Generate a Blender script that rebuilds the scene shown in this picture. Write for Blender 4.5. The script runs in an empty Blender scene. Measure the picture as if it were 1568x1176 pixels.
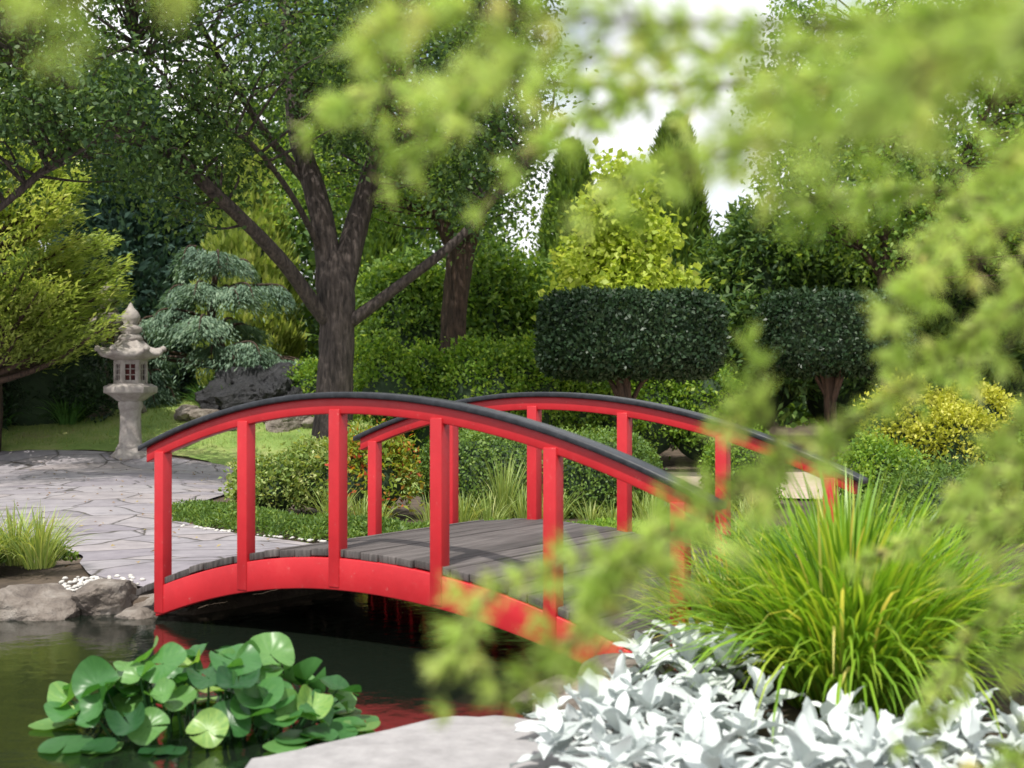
import bpy, bmesh, math, numpy as np
from mathutils import Vector, Matrix, noise as mnoise
rng=np.random.default_rng(7)
scene=bpy.context.scene
COL=scene.collection

# ------------------------------------------------------------ helpers
def nrm(a):
    return a/np.maximum(np.linalg.norm(a,axis=-1,keepdims=True),1e-9)
def rdir(n):
    return nrm(rng.normal(size=(n,3)))
def make_mesh(name,V,F,mat,tone=None,smooth=False):
    V=np.asarray(V,dtype=np.float32); F=np.asarray(F,dtype=np.int32)
    me=bpy.data.meshes.new(name)
    me.vertices.add(len(V)); me.vertices.foreach_set('co',V.ravel())
    k=F.shape[1]
    me.loops.add(F.size); me.loops.foreach_set('vertex_index',F.ravel())
    me.polygons.add(len(F)); me.polygons.foreach_set('loop_start',np.arange(len(F),dtype=np.int32)*k)
    me.update(calc_edges=True)
    if smooth:
        me.polygons.foreach_set('use_smooth',np.ones(len(F),dtype=bool))
    if tone is not None:
        a=me.attributes.new('tone','FLOAT','FACE'); a.data.foreach_set('value',np.asarray(tone,dtype=np.float32))
    if mat: me.materials.append(mat)
    return me
def add(name,me,parent=None):
    o=bpy.data.objects.new(name,me); COL.objects.link(o)
    if parent is not None:
        o.parent=parent; o.matrix_parent_inverse=Matrix.Translation(-parent.location)
    return o
def empty(name,loc=(0,0,0)):
    e=bpy.data.objects.new(name,None); e.empty_display_size=.2; e.location=loc; COL.objects.link(e); return e
def catq(parts):
    Vs=[];Fs=[];T=[];n=0
    for p in parts:
        V,F=p[0],p[1]; Vs.append(V);Fs.append(np.asarray(F)+n);n+=len(V)
        if len(p)>2:T.append(p[2])
    return np.concatenate(Vs),np.concatenate(Fs),(np.concatenate(T) if T else None)
def leaf_quads(P,D,N,L,W,fold=.2):
    D=nrm(D); w=nrm(np.cross(D,N)); N2=np.cross(w,D)
    L=np.reshape(L,(-1,1))*np.ones((len(P),1)); W=np.reshape(W,(-1,1))*np.ones((len(P),1))
    V=np.stack([P,P+D*L*.42+w*W*.5+N2*W*fold,P+D*L-N2*W*fold*.6,P+D*L*.42-w*W*.5+N2*W*fold],1).reshape(-1,3)
    F=np.arange(len(V)).reshape(-1,4)
    return V,F
def catmull(pts,n=8):
    p=np.array(pts,float); p=np.vstack([2*p[0]-p[1],p,2*p[-1]-p[-2]])
    out=[]
    for i in range(1,len(p)-2):
        for t in np.linspace(0,1,n,endpoint=False):
            a,b,c,d=p[i-1],p[i],p[i+1],p[i+2]
            out.append(.5*((2*b)+(-a+c)*t+(2*a-5*b+4*c-d)*t*t+(-a+3*b-3*c+d)*t**3))
    out.append(p[-2]); return np.array(out)
def tube(pts,rad,k=8,sub=6,rough=0.0):
    q=np.hstack([np.array(pts,float),np.array(rad,float)[:,None]])
    c=catmull(q,sub) if sub>1 else q
    P=c[:,:3];R=np.maximum(c[:,3],.0005)
    T=nrm(np.gradient(P,axis=0))
    ref=np.array([0.31,.95,.05]); 
    A=nrm(np.cross(T,ref)); B=np.cross(T,A)
    th=np.linspace(0,2*math.pi,k,endpoint=False)
    rr=R[:,None]*(1+rough*(np.sin(3*th[None,:]+1)*.5+np.sin(5*th[None,:]+P[:,2:3]*2)*.4+rng.normal(size=(len(P),k))*.25))
    V=P[:,None,:]+rr[:,:,None]*(np.cos(th)[None,:,None]*A[:,None,:]+np.sin(th)[None,:,None]*B[:,None,:])
    n=len(P); i=np.arange(n-1)[:,None]*k; j=np.arange(k)[None,:]; j2=(j+1)%k
    F=np.stack([i+j,i+j2,i+k+j2,i+k+j],-1).reshape(-1,4)
    return V.reshape(-1,3),F
def box(x0,x1,y0,y1,z0,z1):
    V=np.array([[x0,y0,z0],[x1,y0,z0],[x1,y1,z0],[x0,y1,z0],[x0,y0,z1],[x1,y0,z1],[x1,y1,z1],[x0,y1,z1]],float)
    F=np.array([[0,3,2,1],[4,5,6,7],[0,1,5,4],[1,2,6,5],[2,3,7,6],[3,0,4,7]])
    return V,F
def lump(P,s=1.0,seed=0):
    x,y,z=(P*s).T
    return (np.sin(x*1.7+seed)+np.sin(y*2.1+1.3*seed+x)+np.sin(z*1.9+.7*seed+y*.8)+.6*np.sin(3.7*x+2.9*z+seed)+.6*np.sin(4.3*y-3.1*z+2*seed))/4.2

# ------------------------------------------------------------ materials
def newmat(name):
    m=bpy.data.materials.new(name); m.use_nodes=True
    nt=m.node_tree; b=nt.nodes['Principled BSDF']; return m,nt,b
def N(nt,t,**kw):
    n=nt.nodes.new(t)
    for k,v in kw.items(): setattr(n,k,v)
    return n
def ramp(nt,fac,stops):
    r=nt.nodes.new('ShaderNodeValToRGB'); e=r.color_ramp.elements
    while len(e)<len(stops): e.new(.5)
    for i,(p,c) in enumerate(stops):
        e[i].position=p; e[i].color=(c[0],c[1],c[2],1)
    nt.links.new(fac,r.inputs[0]); return r.outputs[0]
def noise(nt,scale,detail=6,rough=.6,coord='Object'):
    tc=nt.nodes.new('ShaderNodeTexCoord'); n=nt.nodes.new('ShaderNodeTexNoise')
    n.inputs['Scale'].default_value=scale; n.inputs['Detail'].default_value=detail; n.inputs['Roughness'].default_value=rough
    nt.links.new(tc.outputs[coord],n.inputs['Vector']); return n
def bump(nt,b,h,strength=.4,dist=.02):
    n=nt.nodes.new('ShaderNodeBump'); n.inputs['Strength'].default_value=strength; n.inputs['Distance'].default_value=dist
    nt.links.new(h,n.inputs['Height']); nt.links.new(n.outputs[0],b.inputs['Normal'])
def foliage(name,stops,tr=.35,rough=.5,trc=None,spec=.35):
    m,nt,b=newmat(name)
    at=nt.nodes.new('ShaderNodeAttribute'); at.attribute_name='tone'
    c=ramp(nt,at.outputs['Fac'],stops)
    nt.links.new(c,b.inputs['Base Color']); b.inputs['Roughness'].default_value=rough
    b.inputs['Specular IOR Level'].default_value=spec
    if tr>0:
        t=nt.nodes.new('ShaderNodeBsdfTranslucent'); mx=nt.nodes.new('ShaderNodeMixShader'); mx.inputs[0].default_value=tr
        mul=nt.nodes.new('ShaderNodeMix'); mul.data_type='RGBA'; mul.blend_type='MULTIPLY'; mul.inputs[0].default_value=1
        nt.links.new(c,mul.inputs[6]); mul.inputs[7].default_value=(*(trc or (1.9,1.7,.7)),1)
        mul.clamp_result=False
        nt.links.new(mul.outputs[2],t.inputs[0])
        out=nt.nodes['Material Output']
        nt.links.new(b.outputs[0],mx.inputs[1]); nt.links.new(t.outputs[0],mx.inputs[2]); nt.links.new(mx.outputs[0],out.inputs[0])
    return m
def simple(name,stops,scale=8,detail=8,rough=.85,bs=.5,bd=.02,bscale=None):
    m,nt,b=newmat(name); n=noise(nt,scale,detail,.65)
    c=ramp(nt,n.outputs['Fac'],stops); nt.links.new(c,b.inputs['Base Color']); b.inputs['Roughness'].default_value=rough
    n2=noise(nt,bscale or scale*4,8,.7); bump(nt,b,n2.outputs['Fac'],bs,bd); return m

M_leafdark=foliage('leaf_dark',[(0,(.028,.066,.022)),(.6,(.075,.145,.045)),(1,(.18,.27,.09))],.45,.5)
M_leafmid=foliage('leaf_mid',[(0,(.07,.15,.03)),(.6,(.17,.29,.055)),(1,(.32,.44,.1))],.45)
M_back=foliage('leaf_back',[(0,(.04,.09,.03)),(.6,(.1,.185,.05)),(1,(.23,.33,.09))],.4)
M_lime=foliage('leaf_lime',[(0,(.36,.48,.06)),(.6,(.56,.67,.11)),(1,(.68,.74,.2))],.5,.5,(1.2,1.15,.7))
M_box=foliage('leaf_box',[(0,(.07,.16,.02)),(.6,(.2,.34,.04)),(1,(.36,.48,.08))],.35)
M_hedge=foliage('leaf_hedge',[(0,(.012,.03,.012)),(.6,(.03,.065,.026)),(1,(.08,.125,.06))],.15,.42,None,.3)
M_cyp=foliage('leaf_cypress',[(0,(.055,.11,.025)),(.6,(.13,.225,.04)),(1,(.26,.35,.08))],.3)
M_gold=foliage('leaf_gold',[(0,(.14,.21,.045)),(.5,(.36,.45,.1)),(1,(.62,.63,.22))],.4,.5,(1.4,1.4,.8))
M_yel=foliage('leaf_yellow',[(0,(.3,.34,.03)),(.6,(.56,.56,.07)),(1,(.66,.64,.15))],.35,.5,(1.2,1.2,.5))
M_blue=foliage('leaf_blue',[(0,(.06,.11,.075)),(.6,(.16,.25,.165)),(1,(.32,.42,.29))],.25,.6,(1.3,1.4,.8))
M_bluedk=foliage('leaf_spruce',[(0,(.02,.045,.035)),(.6,(.05,.1,.075)),(1,(.1,.17,.13))],.2,.6,(1.3,1.4,.8))
M_red=foliage('leaf_redtip',[(0,(.16,.24,.03)),(.55,(.26,.34,.045)),(.8,(.42,.18,.03)),(1,(.45,.07,.04))],.35)
M_grass=foliage('blade_grass',[(0,(.06,.15,.018)),(.5,(.2,.37,.035)),(.85,(.4,.5,.07)),(1,(.6,.54,.18))],.4,.35)
M_strap=foliage('blade_dark',[(0,(.035,.1,.03)),(.6,(.08,.19,.045)),(1,(.15,.28,.07))],.3,.35)
M_pale=foliage('blade_pale',[(0,(.12,.2,.045)),(.6,(.27,.36,.1)),(1,(.43,.46,.19))],.3)
M_needle=foliage('needle_pale',[(0,(.28,.43,.08)),(.5,(.5,.66,.17)),(.85,(.66,.76,.26)),(1,(.74,.68,.3))],.5,.5,(1.2,1.15,.8),.3)
M_lily=foliage('lily_leaf',[(0,(.02,.08,.025)),(.5,(.07,.2,.055)),(.85,(.16,.32,.09)),(1,(.3,.45,.12))],.28,.36,(1.4,1.7,.5),.45)
M_white=foliage('silver_leaf',[(0,(.36,.4,.39)),(.55,(.57,.61,.6)),(1,(.74,.77,.77))],.12,.85,(1,1.05,1),.15)
M_litter=foliage('fallen_leaf',[(0,(.12,.06,.025)),(.6,(.3,.18,.07)),(1,(.4,.33,.1))],.1)
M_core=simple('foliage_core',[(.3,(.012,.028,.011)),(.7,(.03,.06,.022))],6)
def bark(name,c0,c1,sc=10):
    m,nt,b=newmat(name)
    tc=N(nt,'ShaderNodeTexCoord'); mp=N(nt,'ShaderNodeMapping'); mp.inputs['Scale'].default_value=(sc,sc,sc*.18)
    nt.links.new(tc.outputs['Object'],mp.inputs[0])
    n=N(nt,'ShaderNodeTexNoise'); n.inputs['Scale'].default_value=1.6; n.inputs['Detail'].default_value=9; n.inputs['Roughness'].default_value=.7
    nt.links.new(mp.outputs[0],n.inputs['Vector'])
    c=ramp(nt,n.outputs['Fac'],[(.35,c0),(.65,c1)]); nt.links.new(c,b.inputs['Base Color']); b.inputs['Roughness'].default_value=.9
    bump(nt,b,n.outputs['Fac'],1.0,.12); return m
M_bark=bark('bark_grey',(.026,.02,.018),(.16,.125,.11))
M_bark2=bark('bark_brown',(.03,.02,.014),(.14,.085,.058))
M_twig=bark('bark_twig',(.16,.11,.07),(.32,.23,.15),60)
M_rock=simple('rock_tan',[(.3,(.1,.08,.068)),(.5,(.22,.185,.155)),(.72,(.38,.34,.3))],5,10,.85,.9,.05)
M_rockpink=simple('rock_pink',[(.3,(.2,.15,.13)),(.5,(.36,.28,.24)),(.72,(.5,.42,.37))],14,10,.85,.8,.03)
M_rockdark=simple('rock_dark',[(.4,(.006,.006,.008)),(.62,(.02,.02,.024)),(.8,(.13,.13,.13))],3,10,.45,.9,.06)
M_stone=simple('lantern_stone',[(.3,(.25,.215,.2)),(.5,(.38,.34,.315)),(.72,(.5,.455,.42))],6,10,.85,.6,.04,30)
M_slab=simple('slab_stone',[(.3,(.25,.24,.24)),(.7,(.38,.365,.365))],9,10,.85,.4,.015,60)
M_pebble=simple('pebble_white',[(.3,(.4,.38,.35)),(.7,(.68,.66,.62))],12)
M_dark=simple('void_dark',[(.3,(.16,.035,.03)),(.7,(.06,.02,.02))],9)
M_tan=simple('gravel_tan',[(.3,(.38,.29,.22)),(.7,(.55,.45,.36))],5,10,.9,.5,.01,60)
m,nt,b=newmat('red_paint'); M_redp=m
n=noise(nt,2.2,8,.7); n2=noise(nt,26,8,.75)
c=ramp(nt,n.outputs['Fac'],[(.3,(.42,.01,.016)),(.6,(.54,.017,.025)),(.8,(.58,.04,.042))])
mx=N(nt,'ShaderNodeMix',data_type='RGBA'); msk=ramp(nt,n2.outputs['Fac'],[(.62,(0,0,0)),(.74,(.6,.6,.6))])
nt.links.new(msk,mx.inputs[0]); nt.links.new(c,mx.inputs[6]); mx.inputs[7].default_value=(.6,.25,.22,1)
nt.links.new(mx.outputs[2],b.inputs['Base Color'])
r=ramp(nt,n2.outputs['Fac'],[(.3,(.32,.32,.32)),(.7,(.6,.6,.6))]); nt.links.new(r,b.inputs['Roughness'])
bump(nt,b,n2.outputs['Fac'],.15,.004)
m,nt,b=newmat('black_paint'); M_blackp=m
n2=noise(nt,20,8,.75); c=ramp(nt,n2.outputs['Fac'],[(.4,(.01,.012,.016)),(.64,(.03,.033,.04)),(.72,(.22,.21,.2))])
nt.links.new(c,b.inputs['Base Color']); b.inputs['Roughness'].default_value=.4; bump(nt,b,n2.outputs['Fac'],.2,.004)
m,nt,b=newmat('weathered_wood'); M_wood=m
tc=N(nt,'ShaderNodeTexCoord'); mp=N(nt,'ShaderNodeMapping'); mp.vector_type='TEXTURE'; mp.inputs['Rotation'].default_value=(0,0,math.atan2(.838,.545)); mp.inputs['Scale'].default_value=(1.2,.05,.3)
nt.links.new(tc.outputs['Object'],mp.inputs[0])
n=N(nt,'ShaderNodeTexNoise'); n.inputs['Scale'].default_value=3; n.inputs['Detail'].default_value=8; nt.links.new(mp.outputs[0],n.inputs['Vector'])
at=N(nt,'ShaderNodeAttribute'); at.attribute_name='tone'
ad=N(nt,'ShaderNodeMath',operation='MULTIPLY_ADD'); nt.links.new(at.outputs['Fac'],ad.inputs[0]); ad.inputs[1].default_value=.25; nt.links.new(n.outputs['Fac'],ad.inputs[2])
c=ramp(nt,ad.outputs[0],[(.35,(.026,.022,.02)),(.65,(.07,.06,.057)),(.95,(.15,.132,.125))]); nt.links.new(c,b.inputs['Base Color']); b.inputs['Roughness'].default_value=.75
bump(nt,b,n.outputs['Fac'],.5,.008)
m,nt,b=newmat('flagstone'); M_pave=m
tc=N(nt,'ShaderNodeTexCoord'); nz=N(nt,'ShaderNodeTexNoise'); nz.inputs['Scale'].default_value=.9; nz.inputs['Detail'].default_value=3
nt.links.new(tc.outputs['Object'],nz.inputs['Vector'])
mv=N(nt,'ShaderNodeMix',data_type='RGBA'); mv.inputs[0].default_value=.25; nt.links.new(tc.outputs['Object'],mv.inputs[6]); nt.links.new(nz.outputs['Color'],mv.inputs[7])
vo=N(nt,'ShaderNodeTexVoronoi',feature='DISTANCE_TO_EDGE'); vo.inputs['Scale'].default_value=1.6; nt.links.new(mv.outputs[2],vo.inputs['Vector'])
vc=N(nt,'ShaderNodeTexVoronoi'); vc.inputs['Scale'].default_value=1.6; nt.links.new(mv.outputs[2],vc.inputs['Vector'])
n=noise(nt,3,10,.75)
base=ramp(nt,n.outputs['Fac'],[(.3,(.19,.178,.19)),(.5,(.3,.28,.297)),(.72,(.4,.375,.385))])
bw=N(nt,'ShaderNodeSeparateColor'); nt.links.new(vc.outputs['Color'],bw.inputs[0])
tint=ramp(nt,bw.outputs[0],[(0,(.76,.73,.78)),(.5,(.97,.96,.97)),(1,(1.0,.94,.9))])
mu=N(nt,'ShaderNodeMix',data_type='RGBA',blend_type='MULTIPLY'); mu.inputs[0].default_value=1; nt.links.new(base,mu.inputs[6]); nt.links.new(tint,mu.inputs[7])
jm=ramp(nt,vo.outputs['Distance'],[(.006,(1,1,1)),(.02,(0,0,0))])
mj=N(nt,'ShaderNodeMix',data_type='RGBA'); nt.links.new(jm,mj.inputs[0]); nt.links.new(mu.outputs[2],mj.inputs[6]); mj.inputs[7].default_value=(.07,.06,.055,1)
nt.links.new(mj.outputs[2],b.inputs['Base Color']); b.inputs['Roughness'].default_value=.6
jh=ramp(nt,vo.outputs['Distance'],[(.01,(0,0,0)),(.04,(1,1,1))]); bump(nt,b,jh,.7,.03)
M_soil=simple('soil',[(.3,(.04,.028,.02)),(.5,(.09,.065,.045)),(.7,(.15,.11,.08))],3,10,.95,.9,.03,30)
m,nt,b=newmat('lawn'); M_lawn=m
n=noise(nt,.9,9,.7); n2=noise(nt,30,6,.8)
ad=N(nt,'ShaderNodeMath',operation='MULTIPLY_ADD'); nt.links.new(n2.outputs['Fac'],ad.inputs[0]); ad.inputs[1].default_value=.45; nt.links.new(n.outputs['Fac'],ad.inputs[2])
c=ramp(nt,ad.outputs[0],[(.5,(.12,.2,.035)),(.7,(.22,.33,.07)),(.84,(.33,.37,.12)),(.95,(.36,.29,.17))])
nt.links.new(c,b.inputs['Base Color']); b.inputs['Roughness'].default_value=.9; bump(nt,b,n2.outputs['Fac'],.8,.04)
m,nt,b=newmat('pond_water'); M_water=m
b.inputs['Base Color'].default_value=(.008,.012,.008,1); b.inputs['Roughness'].default_value=.03; b.inputs['IOR'].default_value=1.5
b.inputs['Specular IOR Level'].default_value=1.0
n=noise(nt,5,5,.6); bump(nt,b,n.outputs['Fac'],.12,.04)

# ------------------------------------------------------------ terrain
WZ=-.07
POND=np.array([(-14,4.3),(-.9,4.6),(-.42,5.6),(.08,5.78),(.2,6.25),(.5,6.75),(1.0,7.5),(1.75,8.6),(1.5,9.6),(.6,11.2),(-.2,11.4),(-.95,10.45),(-1.7,9.3),(-2.1,8.75),(-2.9,8.95),(-3.6,8.8),(-5,9.1),(-14,9.6)])
def pond_sd(x,y):
    P=np.stack([x,y],-1); d=np.full(x.shape,1e9); inside=np.zeros(x.shape,bool)
    n=len(POND)
    for i in range(n):
        a=POND[i];b_=POND[(i+1)%n]; e=b_-a; w=P-a
        t=np.clip((w@e)/(e@e),0,1); q=w-t[...,None]*e; d=np.minimum(d,np.hypot(q[...,0],q[...,1]))
        c1=(a[1]<=y)&(b_[1]>y); c2=(a[1]>y)&(b_[1]<=y); cr=e[0]*w[...,1]-e[1]*w[...,0]
        inside^=((c1&(cr>0))|(c2&(cr<0)))
    return np.where(inside,-d,d)
def sm(a,b_,x):
    t=np.clip((x-a)/(b_-a),0,1); return t*t*(3-2*t)
def H(x,y):
    x=np.asarray(x,float);y=np.asarray(y,float)
    h=.09*np.exp(-((x+1.9)**2+(y-9.7)**2)/2.5)
    h=h+(.85*sm(1.5,-2.5,x)+.35)*sm(23,29.5,y)+ .5*sm(30,60,y)
    h=h+.05*np.sin(x*.9+y*.35)*sm(13,20,y)
    h=h-.15*sm(5.95,5.7,y)*sm(.75,.55,x)
    s=pond_sd(x,y)
    return h*sm(-.05,.5,s)+ -.55*(1-sm(-.3,.06,s))-.06*sm(5.95,5.75,y)*sm(.75,.55,x)
gx=np.unique(np.concatenate([[-300,-150,-80,-45,-28],np.linspace(-18,-6,25),np.linspace(-6,4,101),np.linspace(4,16,25),[28,45,80,150,300]]))
gy=np.unique(np.concatenate([[-60,-20,-5,0,2],np.linspace(3,12.5,96),np.linspace(12.5,36,60),[45,60,90,150,300,500]]))
X,Y=np.meshgrid(gx,gy); Z=H(X,Y)
nx,ny=len(gx),len(gy); i=np.arange(ny-1)[:,None]*nx; j=np.arange(nx-1)[None,:]
F=np.stack([i+j,i+j+1,i+nx+j+1,i+nx+j],-1).reshape(-1,4)
add('ground',make_mesh('ground',np.stack([X,Y,Z],-1).reshape(-1,3),F,M_soil,smooth=True))
def loft(name,A,B,mat,dz,n=60,m=24,jit=0.0):
    A=catmull(np.array(A,float),12);B=catmull(np.array(B,float),12)
    def rs(C,n):
        d=np.r_[0,np.cumsum(np.hypot(*np.diff(C,axis=0).T))]; t=np.linspace(0,d[-1],n); return np.stack([np.interp(t,d,C[:,0]),np.interp(t,d,C[:,1])],-1)
    A=rs(A,n);B=rs(B,n)
    A=A+rng.normal(size=A.shape)*jit;B=B+rng.normal(size=B.shape)*jit
    t=np.linspace(0,1,m)[:,None,None]; G=A[None]*(1-t)+B[None]*t
    z=H(G[...,0],G[...,1])+dz
    i=np.arange(m-1)[:,None]*n; j=np.arange(n-1)[None,:]
    F=np.stack([i+j,i+j+1,i+n+j+1,i+n+j],-1).reshape(-1,4)
    return add(name,make_mesh(name,np.dstack([G,z]).reshape(-1,3),F,mat,smooth=True))
loft('flagstone_path',[(-2.2,8.95),(-2.9,9.35),(-3.35,10.3),(-3.8,11.3),(-5.5,12.0),(-10,13),(-18,14)],
     [(-1.0,10.75),(-1.9,12),(-3.0,13.3),(-3.8,15),(-3.9,19),(-5.2,24),(-15,25.5)],M_pave,.03,140,50)
loft('lawn',[(-20,25.3),(-9,24.9),(-5.2,24),(-4.1,20.5),(-2.5,18.5),(-.8,18.5)],[(-20,33),(-10,31.5),(-6,30),(-4,29),(-2,28),(.5,26)],M_lawn,.035,90,30,.04)
loft('gravel_path',[(1.2,17.5),(3.5,17),(7,16.5),(14,14)],[(.8,23.3),(3.5,23.3),(7,22.0),(14,20)],M_tan,.03,60,20)
V=np.array([[-20,3.5,WZ],[3.2,3.5,WZ],[3.2,12.3,WZ],[-20,12.3,WZ]]);add('pond_water',make_mesh('pond_water',V,[[0,1,2,3]],M_water))

# ------------------------------------------------------------ bridge
NB=np.array([-2.265,8.5]); dS=np.array([.615,-.40]); v=np.array([.545,.838]); WID=2.236; EYE=1.4
def arch(s):
    s=np.asarray(s,float); return EYE-np.where(s<2.1,.064,.0525)*(s-2.1)**2
def bp(s,o,z):
    s=np.asarray(s,float); xy=NB+np.multiply.outer(s,dS)+np.multiply.outer(o*np.ones_like(s),v)
    return np.concatenate([xy,np.reshape(z,(-1,1))],-1)
def sweep(s0,s1,o0,o1,ft,fb,n=40):
    s=np.linspace(s0,s1,n); a=bp(s,o0,ft(s));b_=bp(s,o1,ft(s));c=bp(s,o1,fb(s));d=bp(s,o0,fb(s))
    V=np.stack([a,b_,c,d],1).reshape(-1,3); i=np.arange(n-1)[:,None]*4; j=np.arange(4)[None,:]; j2=(j+1)%4
    F=np.stack([i+j,i+j2,i+4+j2,i+4+j],-1).reshape(-1,4)
    F=np.vstack([F,[[3,2,1,0]],[[4*n-4,4*n-3,4*n-2,4*n-1]]]); return V,F
bridge=empty('arched_bridge',(-.7,8.0,0))
def badd(nm,parts,mat,bev=.006,tone=None):
    V,F,_=catq(parts); o=add(nm,make_mesh(nm,V,F,mat,tone),bridge)
    if bev:
        md=o.modifiers.new('bevel','BEVEL'); md.width=bev; md.segments=2; md.limit_method='ANGLE'; md.angle_limit=math.radians(50)
    return o
for side,o in (('near',0.0),('far',WID-.08)):
    badd('rail_'+side,[sweep(-.17,5.22,o+.008,o+.072,lambda s:arch(s)-.034,lambda s:arch(s)-.128,48)],M_redp)
    badd('rail_cap_'+side,[sweep(-.24,5.3,o-.022,o+.102,lambda s:arch(s),lambda s:arch(s)-.036,48)],M_blackp,.008)
    badd('side_beam_'+side,[sweep(-.045,5.35,o+.003,o+.068,lambda s:arch(s)-.965,lambda s:arch(s)-1.15,48)],M_redp)
    ps=[]
    for k in range(6):
        h=.055
        zt=float(arch(k))-.1; zb=float(arch(k))-1.135
        q=[]
        for z in(zb,zt):
            q+= [bp([k-h],o-.003,[z])[0],bp([k+h],o-.003,[z])[0],bp([k+h],o+.078,[z])[0],bp([k-h],o+.078,[z])[0]]
        ps.append((np.array(q),np.array([[0,3,2,1],[4,5,6,7],[0,1,5,4],[1,2,6,5],[2,3,7,6],[3,0,4,7]])))
    badd('posts_'+side,ps,M_redp,.006)
pl=[];tn=[]
ss=np.arange(-.32,5.4,.172)
for s0 in ss:
    dz=rng.normal()*.003; V,F=sweep(s0,s0+.162,.016+rng.normal()*.005,WID-.02+rng.normal()*.005,lambda s:arch(s)-.915+dz,lambda s:arch(s)-.96+dz,2)
    pl.append((V,F)); tn+=[rng.random()]*len(F)
badd('deck_planks',pl,M_wood,.005,tn)
badd('deck_joists',[sweep(-.1,5.3,o,o+.06,lambda s:arch(s)-.967,lambda s:arch(s)-1.08,24) for o in(.7,1.45)],M_bark2,0)

# ------------------------------------------------------------ lantern
def lathe(prof,k,rot=0,flare=0,sub=1):
    th=np.arange(k*sub)/(k*sub)*2*math.pi+rot
    V=[]
    ph=(np.arange(k*sub)%sub)/sub
    poly=math.cos(math.pi/k)/np.cos((ph-.5)*2*math.pi/k) if sub>1 else np.ones(k*sub)
    corner=np.abs(ph-.5)*2 if sub>1 else np.ones(k*sub)
    for q in prof:
        r,z=q[0],q[1]; lf=q[2] if len(q)>2 else 0
        rr=r*poly; V.append(np.stack([rr*np.cos(th),rr*np.sin(th),z+lf*corner**3],-1))
    n=len(prof);kk=k*sub
    i=np.arange(n-1)[:,None]*kk;j=np.arange(kk)[None,:];j2=(j+1)%kk
    return np.concatenate(V),np.stack([i+j,i+j2,i+kk+j2,i+kk+j],-1).reshape(-1,4)
def lantern(loc,sc,mat,rot=.25):
    e=empty('stone_lantern',loc)
    L=np.array(loc)
    def ad(nm,parts,mt,bev=.012):
        V,F,_=catq(parts); o=add(nm,make_mesh(nm,V*sc+L,F,mt),e)
        if bev:
            md=o.modifiers.new('b','BEVEL'); md.width=bev*sc; md.segments=2; md.limit_method='ANGLE'; md.angle_limit=math.radians(35)
        return o
    ad('base',[lathe([(0,-.1),(.38,-.1),(.38,.05),(.34,.08),(.28,.14),(.27,.2),(0,.2)],6,rot,sub=4)],mat)
    ad('shaft',[lathe([(0,.18),(.245,.18),(.25,.23),(.215,.27),(.2,.5),(.195,.72),(.2,.9),(.225,.96),(.23,1.05),(.2,1.1),(0,1.1)],20)],mat)
    ad('platform',[lathe([(0,1.08),(.25,1.08),(.36,1.17),(.45,1.22),(.5,1.24),(.5,1.36),(.44,1.38),(.4,1.41),(0,1.41)],6,rot,sub=4)],mat)
    parts=[]
    hx=[(.31*math.cos(rot+a*math.pi/3),.31*math.sin(rot+a*math.pi/3)) for a in range(6)]
    for a in range(6):
        p=np.array(hx[a]);q=np.array(hx[(a+1)%6]); d=(q-p)/np.linalg.norm(q-p); nn=np.array([d[1],-d[0]]); Lg=np.linalg.norm(q-p)
        def bar(t0,t1,z0,z1,th=.05,out=0.0):
            c=[p+d*t0+nn*out,p+d*t1+nn*out,p+d*t1-nn*(th-out),p+d*t0-nn*(th-out)]
            Vv=np.array([[*k,z0] for k in c]+[[*k,z1] for k in c]); return Vv,np.array([[0,3,2,1],[4,5,6,7],[0,1,5,4],[1,2,6,5],[2,3,7,6],[3,0,4,7]])
        parts+=[bar(0,.065,1.4,1.86,out=.002*a),bar(Lg-.065,Lg,1.4,1.86,out=.002*a+.001),bar(.06,Lg-.06,1.4,1.48,out=-.004),bar(.06,Lg-.06,1.78,1.86,out=-.004)]
        parts+=[bar(Lg/2-.012,Lg/2+.012,1.47,1.79,.02,-.012),bar(.06,Lg-.06,1.57,1.59,.02,-.016),bar(.06,Lg-.06,1.68,1.70,.02,-.016)]
    ad('fire_box',parts,mat,.004)
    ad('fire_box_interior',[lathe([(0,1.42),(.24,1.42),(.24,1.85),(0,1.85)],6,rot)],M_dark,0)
    ad('roof',[lathe([(0,1.85),(.3,1.85),(.42,1.88,.03),(.6,1.91,.09),(.63,1.95,.12),(.6,2.0,.12),(.46,2.02,.07),(.36,2.08,.04),(.28,2.17,.02),(.23,2.24),(0,2.24)],6,rot,sub=8)],mat,0)
    ad('roof_curls',[ (lambda V,F,a:(V+np.array([.6*math.cos(rot+a*math.pi/3),.6*math.sin(rot+a*math.pi/3),2.03]),F))(*lathe([(.0,0),(.055,0),(.07,.04),(.045,.09),(0,.11)],8),a) for a in range(6)],mat,0)
    ad('finial',[lathe([(0,2.22),(.2,2.22),(.24,2.27),(.2,2.33),(.15,2.36),(.21,2.42),(.22,2.47),(.15,2.52),(.12,2.55),(.17,2.62),(.18,2.7),(.13,2.79),(.06,2.86),(.03,2.93),(0,2.96)],16)],mat,0)
    return e
lantern((-7.05,24.5,float(H(-7.05,24.5))-.02),.97,M_stone,.25)
lantern((-8.6,28.2,float(H(-8.6,28.2))-.1),.93,M_rock,.5)

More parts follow.
